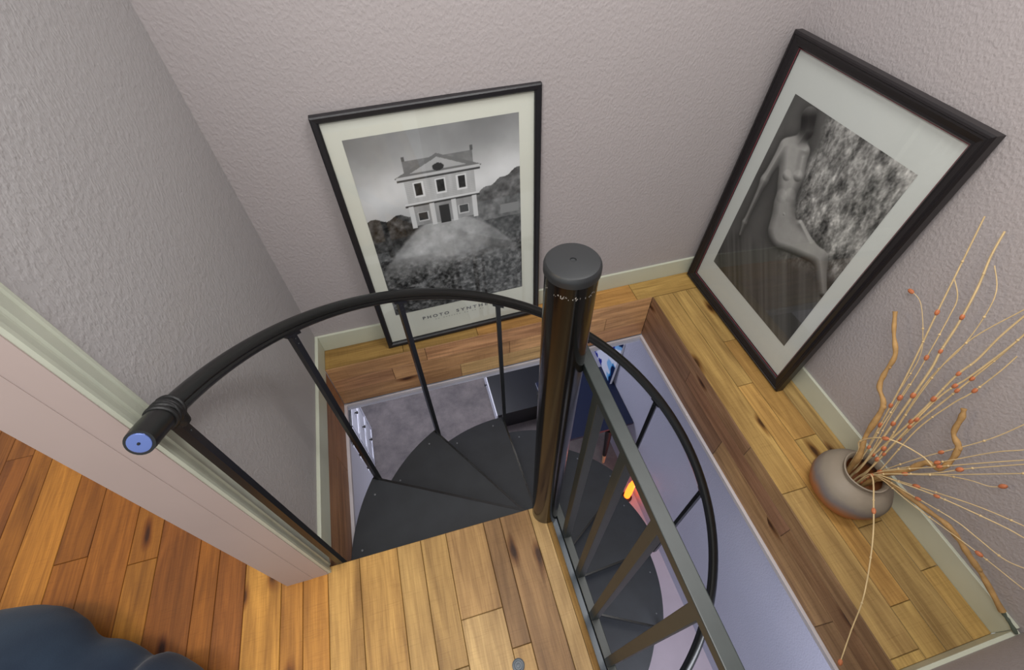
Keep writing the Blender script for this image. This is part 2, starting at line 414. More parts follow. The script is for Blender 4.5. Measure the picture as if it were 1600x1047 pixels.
# ledges round the stair well (z = 0)
W0, W1 = 1.5, 1.829
lb = planks('floor', (0, 0, 0), (1, 0, 0), (0, 1, 0), (0, 0, 1), [(-.1088, 0, [0, .33, .66, 1.425, W1])], [(172, 142, 84), (158, 128, 74), (176, 134, 78)],
            slab=[(0, -.098, W1, .1, -.27, -.011)])
struct(lb, 'narrow plank ledge along the back wall under the house print', 'ledge')
bnd = [W0+.002, 1.602, 1.672, 1.765, W1]
jr = [[-1.567, -1.082], [-1.46, -.656], [-1.246, -.92, -.44], [-1.405, -.66]]
lr_ = planks('floor', (0, 0, 0), (0, 1, 0), (1, 0, 0), (0, 0, 1),
             [(bnd[i], bnd[i+1], [FRONT]+sorted(jr[i])+[-.1095]) for i in range(4)], LEDGE,
             slab=[(FRONT, W0+.014, -.10, W1, -.27, -.011)])
struct(lr_, 'wide plank ledge along the right wall under the figure drawing', 'ledge')
# wooden faces of the well
ZF = -.273
f1 = planks('trim_2', (0, -.109, 0), (1, 0, 0), (0, 0, 1), (0, -1, 0),
            [(-.088, 0, [0, .42, 1.0, W0]), (-.176, -.088, [0, .26, .8, 1.28, W0]), (ZF, -.176, [0, .56, 1.1, W0])], PINK, thick=.006,
            slab=[(0, ZF, W0, -.002, -.006, -.003)])
struct(f1, 'vertical plank facing of the stair well below the back ledge', 'trim')
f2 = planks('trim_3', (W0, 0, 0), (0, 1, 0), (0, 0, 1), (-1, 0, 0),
            [(-.07, 0, [FRONT, -.9, -.109]), (-.15, -.07, [FRONT, -1.18, -.5, -.109]), (ZF, -.15, [FRONT, -1.45, -.8, -.109])], SHADE_BROWN, thick=.006,
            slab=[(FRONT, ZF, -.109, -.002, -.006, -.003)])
struct(f2, 'shade-tinted brown plank facing of the stair well below the right ledge', 'trim')
f3 = planks('trim_4', (-.0005, 0, 0), (0, 1, 0), (0, 0, 1), (1, 0, 0),
            [(-.12, 0, [YB, -.109]), (ZF, -.12, [YB, -.45, -.109])], [(168, 124, 90), (176, 132, 98)], thick=.006,
            slab=[(YB, ZF, -.109, -.002, -.006, -.003)])
struct(f3, 'brown plank facing of the stair well below the left wall', 'trim')
# white lower edge of the well
mb = MB(); e = .012; h = .02
mb.box((-.02, -.116, ZF-h), (W0+.02, -.109-e, ZF)); mb.box((W0-e, FRONT, ZF-h), (W0+.02, -.109-e, ZF)); mb.box((-.02, FRONT, ZF-h), (e, -.109-e, ZF))
struct(mb.build('trim_5', M['edge']), 'thin white strip round the bottom of the stair well', 'trim')

# ------------------------------------------------------------------ walls
TOP = 2.75
struct(B('wall_back', M['wall'], (-.012, .01, 0), (1.95, .13, TOP)), 'lavender grey textured back wall behind the house print', 'wall')
struct(B('wall_right', M['wall'], (1.839, -1.75, 0), (1.95, .01, TOP)), 'lavender grey textured right wall behind the figure drawing', 'wall')
struct(B('wall_left', M['wall_left'], (-.133, YB, -.0), (-.012, .13, TOP)), 'grey textured wall left of the stair well', 'wall')
struct(B('wall_front', M['wall'], (.80, -1.75, -.29), (1.839, FRONT-.01, TOP)), 'short wall at the near end of the right ledge', 'wall')
BH = .088
def baseboard(name, a, b, lab):
    struct(B(name, M['base'], a, b, bev=.002), lab, 'baseboard')
baseboard('baseboard_back', (-.0, 0, -.008), (W1, .011, BH), 'cream baseboard along the back wall')
baseboard('baseboard_right', (W1, FRONT, -.008), (1.84, 0.011, BH), 'cream baseboard along the right wall')
baseboard('baseboard_left', (-.013, -.852, -.012), (0, 0.011, BH), 'cream baseboard along the left wall')
baseboard('baseboard_front', (.80, FRONT-.011, -.008), (W1, FRONT, BH), 'cream baseboard at the near end of the right ledge')
# door casing on the left wall and the pink jamb
mb = MB()
prof = [(-.012, -.852), (.0, -.852), (.004, -.857), (.004, -.862), (.0015, -.865), (.006, -.886), (.003, -.889), (.003, -.892), (.0075, -.905), (.0075, -.911), (-.012, -.911)]
prof = [(x-.0065, y) for x, y in prof]
mb.prism(prof, 0, TOP)
struct(mb.build('trim_6', M['casing']), 'cream moulded door casing at the end of the left wall', 'trim')
mb = MB(); mb.box((-.133, -.913, 0), (-.008, -.8921, TOP)); mb.box((-.133, -.9138, 0), (-.055, -.9129, TOP))
struct(mb.build('trim_7', M['jamb']), 'pinkish painted jamb on the end of the left wall', 'trim')
struct(B('wall_far', M['wall_left'], (x, 1.3, 0), (-.133, 1.4, TOP)), 'wall of the warm room beyond the jamb', 'wall')

# ------------------------------------------------------------------ lower floor shell
ZL = -2.46
struct(B('floor', M['carpet'], (-.9, -2.6, ZL-.05), (1.95, 2.6, ZL)), 'grey carpet of the room below the stair', 'floor')
struct(B('wall_lower_right', M['lower'], (1.842, -2.6, ZL), (1.95, 2.6, -.29)), 'pale lavender wall of the room below on the right', 'wall')
struct(B('wall_lower_back', M['lower'], (-.9, 2.5, ZL), (1.842, 2.6, -.29)), 'back wall of the room below', 'wall')
struct(B('wall_lower_left', M['white_lower'], (-.9, -2.6, ZL), (-.76, 2.5, -.29)), 'left wall of the room below', 'wall')
struct(B('wall_lower_near', M['white_lower'], (-.76, -1.4, ZL), (-.03, -.2, -.29)), 'white wall end below the left side of the well', 'wall')
mb = MB()
mb.box((-.9, -.109, -.33), (1.842, 2.5, -.29)); mb.box((-.9, -2.6, -.33), (-.02, -.109, -.29)); mb.box((1.52, -2.6, -.33), (1.842, -.109, -.29))
struct(mb.build('ceiling', M['white_lower']), 'ceiling of the room below round the well', 'ceiling')

struct(B('floor', M['palefloor'], (.98, -2.6, ZL-.01), (1.842, -.02, ZL+.004)), 'pale pinkish floor strip beneath the right side of the stair', 'floor')

# ------------------------------------------------------------------ spiral staircase
PX, PY = .7057, -.9111
PR, RH, ZH, CC, RT_, RISE = .043, .6763, .9557, .3839, .6945, .1894
STEP = .5195; F1 = 2.6532; EO = .047
st = empty('spiral_staircase', (PX, PY, ZL), 'black metal spiral staircase winding down round a thick post', 'staircase')
def loc(mbld): # children use world coordinates shifted to the empty
    mbld.v = [(a-PX, b-PY, c-ZL) for a, b, c in mbld.v]; return mbld
mb = MB(); mb.lathe([(PR, ZL), (PR, 1.104)], (PX, PY, 0), 64)
post = loc(mb).build('center_post', M['post'], st)
mb = MB(); r = PR+.0025
mb.lathe([(r, 1.102), (r, 1.112), (r-.001, 1.116), (r-.004, 1.1195), (r-.009, 1.1205), (.005, 1.1215), (.0045, 1.1195), (.001, 1.1190)], (PX, PY, 0), 64)
cap = loc(mb).build('post_cap', M['cap'], post)
mb = MB()
for i in range(46):
    a = random.uniform(PI*1.03, PI*1.93); w = random.uniform(.012, .05); z = 1.079+random.uniform(-.003, .003); hh = random.uniform(.0012, .004)
    rr = PR+.0006
    mb.add([(PX+rr*math.cos(a), PY+rr*math.sin(a), z), (PX+rr*math.cos(a+w), PY+rr*math.sin(a+w), z+random.uniform(-.002, .002)),
            (PX+rr*math.cos(a+w), PY+rr*math.sin(a+w), z+hh), (PX+rr*math.cos(a), PY+rr*math.sin(a), z+hh*.6)], [(0, 1, 2, 3)])
loc(mb).build('paint_scratches', plain('chipped_paint', (150, 145, 138), .6), post)

for k in range(1, 13):
    z = -RISE*k; a = F1-STEP*(k-1); a2 = a+STEP+.055
    lead = lambda r: (PX+r*math.cos(a)+EO*math.sin(a), PY+r*math.sin(a)-EO*math.cos(a))
    trail = lambda r: (PX+r*math.cos(a2)-.03*math.sin(a2), PY+r*math.sin(a2)+.03*math.cos(a2))
    ro = math.sqrt(RT_**2-EO**2)
    p0, p1 = lead(.0), lead(ro); q1 = trail(math.sqrt(RT_**2-.03**2)); q0 = trail(.0)
    ang = lambda p: math.atan2(p[1]-PY, p[0]-PX)
    b0 = ang(p1); b1 = ang(q1)
    while b1 < b0: b1 += 2*PI
    arc = [(PX+RT_*math.cos(t), PY+RT_*math.sin(t)) for t in np.linspace(b0, b1, 18)]
    poly = [p0]+arc+[q0]
    mb = MB(); mb.prism(poly, z-.006, z)
    # folded-down lips on the leading and trailing edges and round the outside
    def lip(pp, qq, d):
        pv, qv = Vector((*pp, 0)), Vector((*qq, 0)); n = Vector((-(qv-pv).y, (qv-pv).x, 0)).normalized()*.003
        mb.prism([(pv+n)[:2], (qv+n)[:2], (qv-n)[:2], (pv-n)[:2]], z-d, z-.004)
    lip(p0, p1, .034); lip(q0, q1, .034)
    for i in range(17): lip(arc[i], arc[i+1], .034)
    td = loc(mb).build('tread', M['tread'], st)
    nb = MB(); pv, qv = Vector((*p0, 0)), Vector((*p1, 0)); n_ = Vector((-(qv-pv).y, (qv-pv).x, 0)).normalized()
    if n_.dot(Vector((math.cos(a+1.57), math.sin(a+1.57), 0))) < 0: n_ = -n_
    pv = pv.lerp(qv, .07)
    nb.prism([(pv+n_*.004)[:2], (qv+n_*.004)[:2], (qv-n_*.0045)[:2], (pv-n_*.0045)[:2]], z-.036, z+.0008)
    loc(nb).build('shade_strip', M['edge_shade'], td)  # added black strip that paints the shadow line along the tread edge
    for dr, dt in ((.035, .09), (.035, .40)):
        t = b0+dt; rr = RT_-dr
        sb = MB(); sb.lathe([(.0042, -.001), (.004, .0015), (.002, .0025)], (PX+rr*math.cos(t), PY+rr*math.sin(t), z), 10)
        loc(sb).build('bolt', M['screw'], td)
    if k > 0:
        hb = MB(); hb.lathe([(PR+.006, z-RISE+.004), (PR+.006, z-.036)], (PX, PY, 0), 40)
        loc(hb).build('hub_sleeve', M['black'], td)

# handrail: helix with an oval, grooved profile
def hel(t, r=RH): return Vector((PX+r*math.cos(t), PY+r*math.sin(t), ZH-CC*(PI-t)))
th = list(np.linspace(math.radians(178), math.radians(-175), 150))
prof = []
for j in range(20):
    q = 2*PI*j/20; rx = 1.0+.0; prof.append((math.sin(q)*1.05, math.cos(q)*.95))
prof[14] = (prof[14][0]*1, prof[14][1]*.7); prof[16] = (prof[16][0]*1, prof[16][1]*.7)
# notch on the inner side
prof = [(a*(.78 if i in (9, 11) else 1), b*(.80 if i == 10 else 1)) for i, (a, b) in enumerate(prof)]
mb = MB(); pts = [hel(t) for t in th]
def fr(i):
    t = th[i]; out = Vector((math.cos(t), math.sin(t), 0)); tg = (pts[min(i+1, len(pts)-1)]-pts[max(i-1, 0)]).normalized()
    up = out.cross(tg); up = up if up.z > 0 else -up
    return up, out
mb.tube(pts, .0188, prof=prof, frames=fr)
hr = loc(mb).build('handrail', M['rail'], st)
# fatter grip at the upper end
mb = MB(); tg = np.linspace(math.radians(184.2), math.radians(177), 8); gp = [hel(t) for t in tg]
mb.tube(gp, [.0205, .0215, .0215, .0215, .0215, .0215, .0215, .0208], 24)
loc(mb).build('grip', M['rail'], hr)
d = (gp[0]-gp[1]).normalized()
mb = MB(); mb.tube([gp[0]-d*.0005, gp[0]+d*.0015, gp[0]+d*.0025], [.0165, .016, .0135], 24)
ec = loc(mb).build('end_cap', M['endcap'], hr); tag(ec, 'shiny bluish metal end cap')
mb = MB(); mb.tube([gp[0]+d*.002, gp[0]+d*.004], [.0025, .002], 10); loc(mb).build('screw', M['dblack'], ec)
mb = MB()
for i, tt in enumerate((178.8, 178.1, 177.4, 176.8, 177.8)):
    c = hel(math.radians(tt)); tn = (hel(math.radians(tt-1))-hel(math.radians(tt+1))).normalized()
    tn = (tn+Vector((.0, 0, (.25, -.15, .1, -.2, .3)[i]))).normalized()
    mb.tube([c-tn*.004, c-tn*.002, c+tn*.002, c+tn*.004], [.0235, .0255, .0255, .0235], 22)
c = hel(math.radians(177.6))
for i in range(3):
    mb.tube([c+Vector((.006*i-.004, .002, -.016)), c+Vector((.006*i-.004, 0, -.034))], [.014, .0125], 12)
loc(mb).build('tape_wrap', M['tape'], hr)

# balusters from tread to handrail
for k in range(0, 12):
    a = math.radians(177.5 if k == 0 else 182-29.77*k-4.6)
    if k == 0: a = math.radians(177.8)
    top = hel(a)-Vector((0, 0, .016)); foot = Vector((top.x, top.y, -RISE*k-(.08 if k == 0 else .03)))
    rad = Vector((math.cos(a), math.sin(a), 0)); tan = Vector((-rad.y, rad.x, 0)); s = .0085
    sq = [rad*s+tan*s, -rad*s+tan*s, -rad*s-tan*s, rad*s-tan*s]
    mb = MB(); vs = [foot+q for q in sq]+[top-Vector((0, 0, .012))+q for q in sq]
    mb.add(vs, [(3, 2, 1, 0), (4, 5, 6, 7)]+[(i, (i+1) % 4, 4+(i+1) % 4, 4+i) for i in range(4)])
    bo = loc(mb).build('baluster', M['black'], st)
    mb = MB(); t2 = top-Vector((0, 0, .013)); sl = (hel(a-.05)-hel(a+.05)).normalized()
    w = rad*.0105; l = sl*.024; hgt = Vector((0, 0, .012))
    mb.add([t2+w+l, t2-w+l, t2-w-l, t2+w-l]+[t2+hgt+w+l, t2+hgt-w+l, t2+hgt-w-l, t2+hgt+w-l],
           [(3, 2, 1, 0), (4, 5, 6, 7)]+[(i, (i+1) % 4, 4+(i+1) % 4, 4+i) for i in range(4)])
    loc(mb).build('bracket', M['black'], bo)
    for dz in (.02, .04):
        mb = MB(); p = top-Vector((0, 0, dz+.004))-rad*.0085
        mb.tube([p+rad*.001, p-rad*.002], [.003, .0022], 10); loc(mb).build('screw', M['cap'], bo)

# steel plate under the landing
lp = MB(); lp.box((.60, FRONT, -.075), (.739, -.93, -.03)); lp.box((-.02, -.94, -.075), (.70, YB-.006, -.051))
loc(lp).build('landing_plate', M['plate'], st)

# ------------------------------------------------------------------ guard rail of the landing
XR = .754; s = .0125
gr = empty('guard_rail', (XR, -1.2, 0), 'dark grey square tube guard rail along the right edge of the landing', 'railing')
def gloc(mb): mb.v = [(a-XR, b+1.2, c) for a, b, c in mb.v]; return mb
mb = MB(); mb.box((XR-s, FRONT-.005, .842), (XR+s, PY+.043, .867), .0018); gloc(mb).build('top_rail', M['guard'], gr)
mb = MB(); mb.box((XR-s, FRONT-.005, -.045), (XR+s, PY+.02, -.020), .0018); gloc(mb).build('bottom_rail', M['guard'], gr)
for y in (-.998, -1.122, -1.241, -1.360, -1.478):
    mb = MB(); mb.box((XR-.0115, y-.0115, -.021), (XR+.0115, y+.0115, .843), .0012); gloc(mb).build('baluster', M['guard'], gr)
for z in (.837, -.05):
    mb = MB(); mb.box((XR-s-.002, PY+.026, z), (XR+s+.002, PY+.046, z+.0325), .002); gloc(mb).build('bracket', plain('bare_steel_bracket', (150, 152, 150), .45, metal=.3), gr)

# round bolt cap in the landing planks
p = at(810, 1040, z=0)
mb = MB(); mb.lathe([(.0175, 0), (.0172, .002), (.014, .0035), (.0115, .003), (.0105, .001), (.006, .001), (.0055, .0025), (.002, .003)], (0, 0, 0), 32)
o = mb.build('floor_bolt', M['plate']); o.location = (p.x, p.y, 0); tag(o, 'dark round bolt head set in the landing planks', 'bolt')

# ------------------------------------------------------------------ framed pictures
def paint_plane(name, w, h, nu, nv, fn, parent, z, x0, y0):
    us = (np.arange(nu)/(nu-1)); vs = (np.arange(nv)/(nv-1))
    U, Vv = np.meshgrid(us, vs); rgb = fn(U, Vv)
    co = np.stack([x0+U*w, y0+Vv*h, np.full_like(U, z)], -1).reshape(-1, 3)
    idx = np.arange(nu*nv).reshape(nv, nu)
    fs = np.stack([idx[:-1, :-1], idx[:-1, 1:], idx[1:, 1:], idx[1:, :-1]], -1).reshape(-1, 4)
    me = bpy.data.meshes.new(name); me.from_pydata(co.tolist(), [], fs.tolist())
    ca = me.color_attributes.new('paint', 'FLOAT_COLOR', 'POINT')
    lin = np.where(rgb <= .04045, rgb/12.92, ((rgb+.055)/1.055)**2.4)
    ca.data.foreach_set('color', np.concatenate([lin, np.ones(lin.shape[:2]+(1,))], -1).reshape(-1).astype(np.float32))
    me.materials.append(M['paint']); o = bpy.data.objects.new(name, me); COL.objects.link(o); o.parent = parent
    return o
def vnoise(U, V, fx, fy, seed, octv=4):
    rs = np.random.RandomState(seed); out = 0; amp = 1; tot = 0
    for o in range(octv):
        nx, ny = int(fx*2**o)+3, int(fy*2**o)+3; g = rs.rand(ny, nx)
        x = U*fx*2**o; y = V*fy*2**o; xi = x.astype(int); yi = y.astype(int); a = x-xi; b = y-yi
        a = a*a*(3-2*a); b = b*b*(3-2*b); x2 = (xi+1)%nx; y2 = (yi+1)%ny; xi = xi%nx; yi = yi%ny
        out = out+amp*((g[yi, xi]*(1-a)+g[yi, x2]*a)*(1-b)+(g[y2, xi]*(1-a)+g[y2, x2]*a)*b); tot += amp; amp *= .55
    return out/tot
def sm(x, a, b): t = np.clip((x-a)/(b-a), 0, 1); return t*t*(3-2*t)

def art_house(U, V):
    g = .60-.16*sm(V, .75, 1.0)+.14*(vnoise(U, V, 4, 5, 1)-.5)+.08*sm(V, .6, .72)*(1-sm(V, .72, .9))
    # far land on the left, hill on the right
    n = vnoise(U, V, 30, 40, 2, 4)
    land = V < .61+.012*np.sin(U*40)
    g = np.where(land, .24+.30*(n-.5)*1.4, g)
    hill = V < .655+.1*np.clip((U-.7)/.3, 0, 1)+.006*np.sin(U*60)
    hill &= U > .69
    g = np.where(hill & (V > .5), .34+.28*(n-.5), g)
    # dark stony foreground
    n2 = vnoise(U, V, 45, 60, 3, 4)
    fore = sm(.52-V, .0, .2)
    g = g*(1-fore)+(.27+.55*(n2-.5))*fore
    # pale smooth grassy knoll under the house
    top = .60-.30*np.abs((U-.49)/.5)**1.7
    k = sm(top-V, 0, .03)*sm(V, .20, .40)
    ky = .50+.25*(vnoise(U, V, 14, 18, 5, 4)-.5)+.07*np.cos((U-.42)*7)
    g = g*(1-k)+ky*k
    # a plain pale two-storey house with a gabled front
    def rect(u0, u1, v0, v1): return (U > u0) & (U < u1) & (V > v0) & (V < v1)
    g = np.where(rect(.285, .705, .80, .872), .40+.1*(n-.5), g)           # roof behind
    g = np.where(rect(.284, .302, .87, .89) | rect(.69, .708, .87, .895), .3, g)
    wall = .58+.10*(vnoise(U, V, 40, 8, 6, 3)-.5)+.03*np.sin(V*700)
    g = np.where(rect(.272, .705, .545, .80), wall, g)
    g = np.where(rect(.272, .705, .545, .655), wall-.10, g)
    ped = (V > .795) & (V < .885-.34*np.abs(U-.49)/1.0*.95) & (U > .225) & (U < .755)
    g = np.where(ped, .38, g)
    ped2 = (V > .812) & (V < .868-.33*np.abs(U-.49)) & (U > .29) & (U < .69)
    g = np.where(ped2, .56, g)
    g = np.where(((U-.49)/.035)**2+((V-.822)/.018)**2 < 1, .2, g)
    g = np.where(rect(.235, .745, .785, .802), .62, g); g = np.where(rect(.235, .745, .778, .786), .25, g)
    for c in (.353, .489, .621):
        g = np.where(rect(c-.033, c+.033, .692, .768), .70, g); g = np.where(rect(c-.022, c+.022, .70, .76), .16+.2*(n-.5), g)
    g = np.where(rect(.25, .725, .655, .668), .68, g); g = np.where(rect(.25, .725, .648, .656), .22, g)
    for c in (.285, .415, .555, .69): g = np.where(rect(c-.016, c+.016, .535, .650), .66, g)
    g = np.where(rect(.455, .52, .535, .63), .2, g)
    for c in (.35, .615):
        g = np.where(rect(c-.035, c+.035, .565, .615), .62, g); g = np.where(rect(c-.028, c+.028, .57, .61), .2, g)
    g = np.where(rect(.86, .99, .52, .57), .42, g)
    g = np.clip(g*1.30-.02, .07, .92)
    return np.stack([g*1.0, g*1.0, g*1.015], -1)

def art_figure(U, V):
    asp = 1.46
    X, Y = U, V*asp
    rock = .40+.62*(vnoise(U*1.0+V*.25, V, 26, 16, 11, 4)-.5)+.25*(vnoise(U, V, 90, 90, 12, 2)-.5)
    smooth = .27+.10*(vnoise(U, V, 5, 5, 13)-.5)
    edge = .30+.55*(1-V)*.55+.06*(vnoise(U, V, 3, 9, 14)-.5)
    w = sm(U-edge, -.02, .05)
    g = smooth*(1-w)+rock*w
    fl = sm(.42-V+.28*(U-.5)*.9, 0, .12)
    floor = .25+.30*(vnoise(U*.8+V*.9, V*.3+U*.2, 20, 6, 15, 3)-.5)
    g = g*(1-fl)+floor*fl
    num = 0; den = 1e-9; fld = 0
    def limb(p, q, r0, r1, tone):
        nonlocal num, den, fld
        px, py, qx, qy = p[0], p[1]*asp, q[0], q[1]*asp
        dx, dy = qx-px, qy-py; t = np.clip(((X-px)*dx+(Y-py)*dy)/(dx*dx+dy*dy+1e-9), 0, 1)
        d = np.hypot(X-px-t*dx, Y-py-t*dy)-(r0+(r1-r0)*t)
        wg = np.exp(-d*55); num = num+wg*tone; den = den+wg; fld = fld+wg
    limb((.185, .955), (.225, .905), .060, .050, .27)     # head turned down and away, hair in shade
    limb((.225, .90), (.215, .84), .026, .032, .32)
    limb((.13, .80), (.29, .83), .030, .032, .58)         # shoulders
    limb((.115, .79), (.095, .60), .036, .028, .56)       # straight supporting arm
    limb((.095, .60), (.112, .35), .026, .016, .48)
    limb((.112, .34), (.128, .27), .016, .010, .46)
    limb((.205, .79), (.295, .68), .100, .090, .50)         # torso
    limb((.295, .68), (.36, .57), .084, .080, .47)
    limb((.36, .57), (.45, .47), .086, .125, .46)
    limb((.30, .80), (.345, .73), .032, .036, .62)
    limb((.47, .46), (.82, .50), .118, .052, .48)         # thigh to the knee
    limb((.55, .56), (.70, .52), .022, .02, .62)
    limb((.82, .50), (.985, .385), .050, .032, .46)       # shin
    dist = -np.log(fld+1e-30)/55; tone = num/den
    gy, gx = np.gradient(dist, 1/(V.shape[0]-1)*asp, 1/(U.shape[1]-1))
    inside = np.clip(-dist/.06, 0, 1); rim = (1-inside)
    shade = tone*(.62+.38*inside)+.24*(gx*-.35+gy*.75)*rim
    shade = shade+.05*(vnoise(U, V, 18, 26, 17, 3)-.5)
    for (cx, cy, rr, dk) in ((.255, .695, .040, .34), (.338, .725, .040, .34), (.395, .54, .012, .3), (.30, .60, .05, .12), (.36, .63, .05, .12)):
        d = np.hypot(U-cx, (V-cy)*asp); up_ = (V-cy)*asp/rr
        m_ = 1-sm(d, rr*.8, rr*1.15); shade = shade+m_*(.05-dk*np.clip(-up_, 0, 1)*.8)
    al = 1-sm(dist, -.006, .006)
    hair = np.exp(-(((U-.19)/.07)**2+((V-.94)/.05)**2)); shade = shade-.14*hair
    halo = np.exp(-np.clip(dist, 0, 1)/.03)*(1-al)
    g = g*(1-.35*halo)
    g = g*(1-al)+shade*al
    g = g*1.32
    return np.stack([np.clip(g, .08, .88)]*3, -1)*np.array([1.0, .985, .97])

def frame_root(name, bl, right, upv, label):
    """place an Empty whose local x = right, y = up the picture, z = out of the picture"""
    r = Vector(right).normalized(); u = Vector(upv); u = (u-r*u.dot(r)).normalized(); n = r.cross(u)
    o = empty(name, (0, 0, 0), label, 'picture')
    mm = Matrix.Identity(4)
    for i in range(3): mm[i][0], mm[i][1], mm[i][2], mm[i][3] = r[i], u[i], n[i], bl[i]
    o.matrix_world = mm; return o
def mitred(prof, w, h):
    """prof = [(inset, height)] closed profile swept round the rectangle"""
    mb = MB(); n = len(prof); vs = []
    for cx, cy, sx, sy in ((0, 0, 1, 1), (w, 0, -1, 1), (w, h, -1, -1), (0, h, 1, -1)):
        vs += [(cx+sx*i, cy+sy*i, z) for i, z in prof]
    fs = [(c*n+j, c*n+(j+1) % n, ((c+1) % 4)*n+(j+1) % n, ((c+1) % 4)*n+j) for c in range(4) for j in range(n)]
    mb.add(vs, fs); return mb

# --- house print, leaning on the back wall
wA, hA = .683, .985
blA = Vector((.272, -.060, .003)); brA = Vector((.272+wA, -.042, .003))
leanA = Vector((-.004, .047, .98))
ra = frame_root('framed_print', blA, brA-blA, leanA, 'black framed print of a pale old house leaning on the back wall')
fw = .021
mitred([(0, -.012), (0, .010), (.004, .013), (.016, .012), (fw, .007), (fw, -.012)], wA, hA).build('frame', M['bframe'], ra)
mb = MB(); mb.box((.004, .004, -.011), (wA-.004, hA-.004, -.003)); mb.build('mat_board', M['mat'], ra)
paint_plane('print', wA*.795, hA*.745, 230, 300, art_house, ra, -.0018, wA*.100, hA*.174)
mb = MB(); mb.add([(fw-.002, fw-.002, .003), (wA-fw+.002, fw-.002, .003), (wA-fw+.002, hA-fw+.002, .003), (fw-.002, hA-fw+.002, .003)], [(0, 1, 2, 3)])
mb.build('glass', M['glass'], ra, fix=False)
for word, u0, u1 in (('PHOTO', .250, .415), ('SYNTHESIS', .462, .745)):
    fc = bpy.data.curves.new('title_word', 'FONT'); fc.body = word; fc.size = .0225; fc.space_character = 1.55; fc.offset = .0006
    fo = bpy.data.objects.new('title_word', fc); COL.objects.link(fo)
    bpy.context.view_layer.update()
    me = bpy.data.meshes.new_from_object(fo.evaluated_get(bpy.context.evaluated_depsgraph_get())); bpy.data.objects.remove(fo)
    me.materials.clear(); me.materials.append(M['ink'])
    xa = min(v.co.x for v in me.vertices); wt = max(v.co.x for v in me.vertices)-xa; sc = (u1-u0)*wA/wt
    for v in me.vertices: v.co = Vector(((v.co.x-xa)*sc+u0*wA, v.co.y+.113*hA, -.0020))
    t = bpy.data.objects.new('title_word', me); COL.objects.link(t); t.parent = ra; tag(t, 'grey capital letters on the lower margin')
mb = MB(); xx = .325*wA
while xx < .63*wA:
    if random.random() < .85: mb.add([(xx, .098*hA, -.0020), (xx+.005, .098*hA, -.0020), (xx+.005, .098*hA+.0045, -.0020), (xx, .098*hA+.0045, -.0020)], [(0, 1, 2, 3)])
    xx += .0115
mb.build('caption_line', M['faint'], ra)

# --- figure drawing, leaning on the right wall
wB, hB = .706, 1.045
blB = Vector((1.742, -.016, .004)); brB = Vector((1.746, -.016-wB, .004))
leanB = Vector((.064, .012, 1.04))
rb = frame_root('framed_drawing', blB, brB-blB, leanB, 'dark wide framed charcoal drawing of a seated figure leaning on the right wall')
fw = .041
mitred([(0, -.014), (0, .014), (.004, .019), (.009, .020), (.011, .017), (.016, .018), (.030, .012), (.036, .012), (fw, .006), (fw, -.014)], wB, hB).build('frame', M['dframe'], rb)
mitred([(fw-.002, .004), (fw-.002, .0065), (fw+.0016, .0055), (fw+.0016, .004)], wB, hB).build('inner_edge', M['bevel'], rb)
mb = MB(); mb.box((.006, .006, -.013), (wB-.006, hB-.006, -.003)); mb.build('mat_board', M['matB'], rb)
paint_plane('drawing', wB*.712, hB*.694, 240, 320, art_figure, rb, -.0018, wB*.146, hB*.156)
mb = MB(); mb.add([(fw-.002, fw-.002, .003), (wB-fw+.002, fw-.002, .003), (wB-fw+.002, hB-fw+.002, .003), (fw-.002, hB-fw+.002, .003)], [(0, 1, 2, 3)])
mb.build('glass', M['glass'], rb, fix=False)

# ------------------------------------------------------------------ clay pot and dried stems
PC = Vector((1.688, -1.128, 0))
prof = [(.045, 0), (.062, .002), (.086, .016), (.106, .042), (.1155, .073), (.114, .098), (.102, .124), (.083, .143), (.066, .152), (.0605, .157), (.061, .165), (.066, .175), (.0665, .179), (.063, .180), (.058, .174), (.0545, .163), (.056, .152), (.075, .138), (.095, .11), (.105, .075), (.09, .035), (.05, .012), (.002, .010)]
mb = MB(); mb.lathe(prof, (0, 0, 0), 64)
# hand-made unevenness
mb.v = [(a*(1+.02*math.sin(3*math.atan2(b, a)+c*30)), b*(1+.02*math.cos(2*math.atan2(b, a)+c*22)), c) for a, b, c in mb.v]
pot = mb.build('clay_pot', M['pot']); pot.location = PC
tag(pot, 'round grey brown clay pot standing on the right ledge', 'pot')

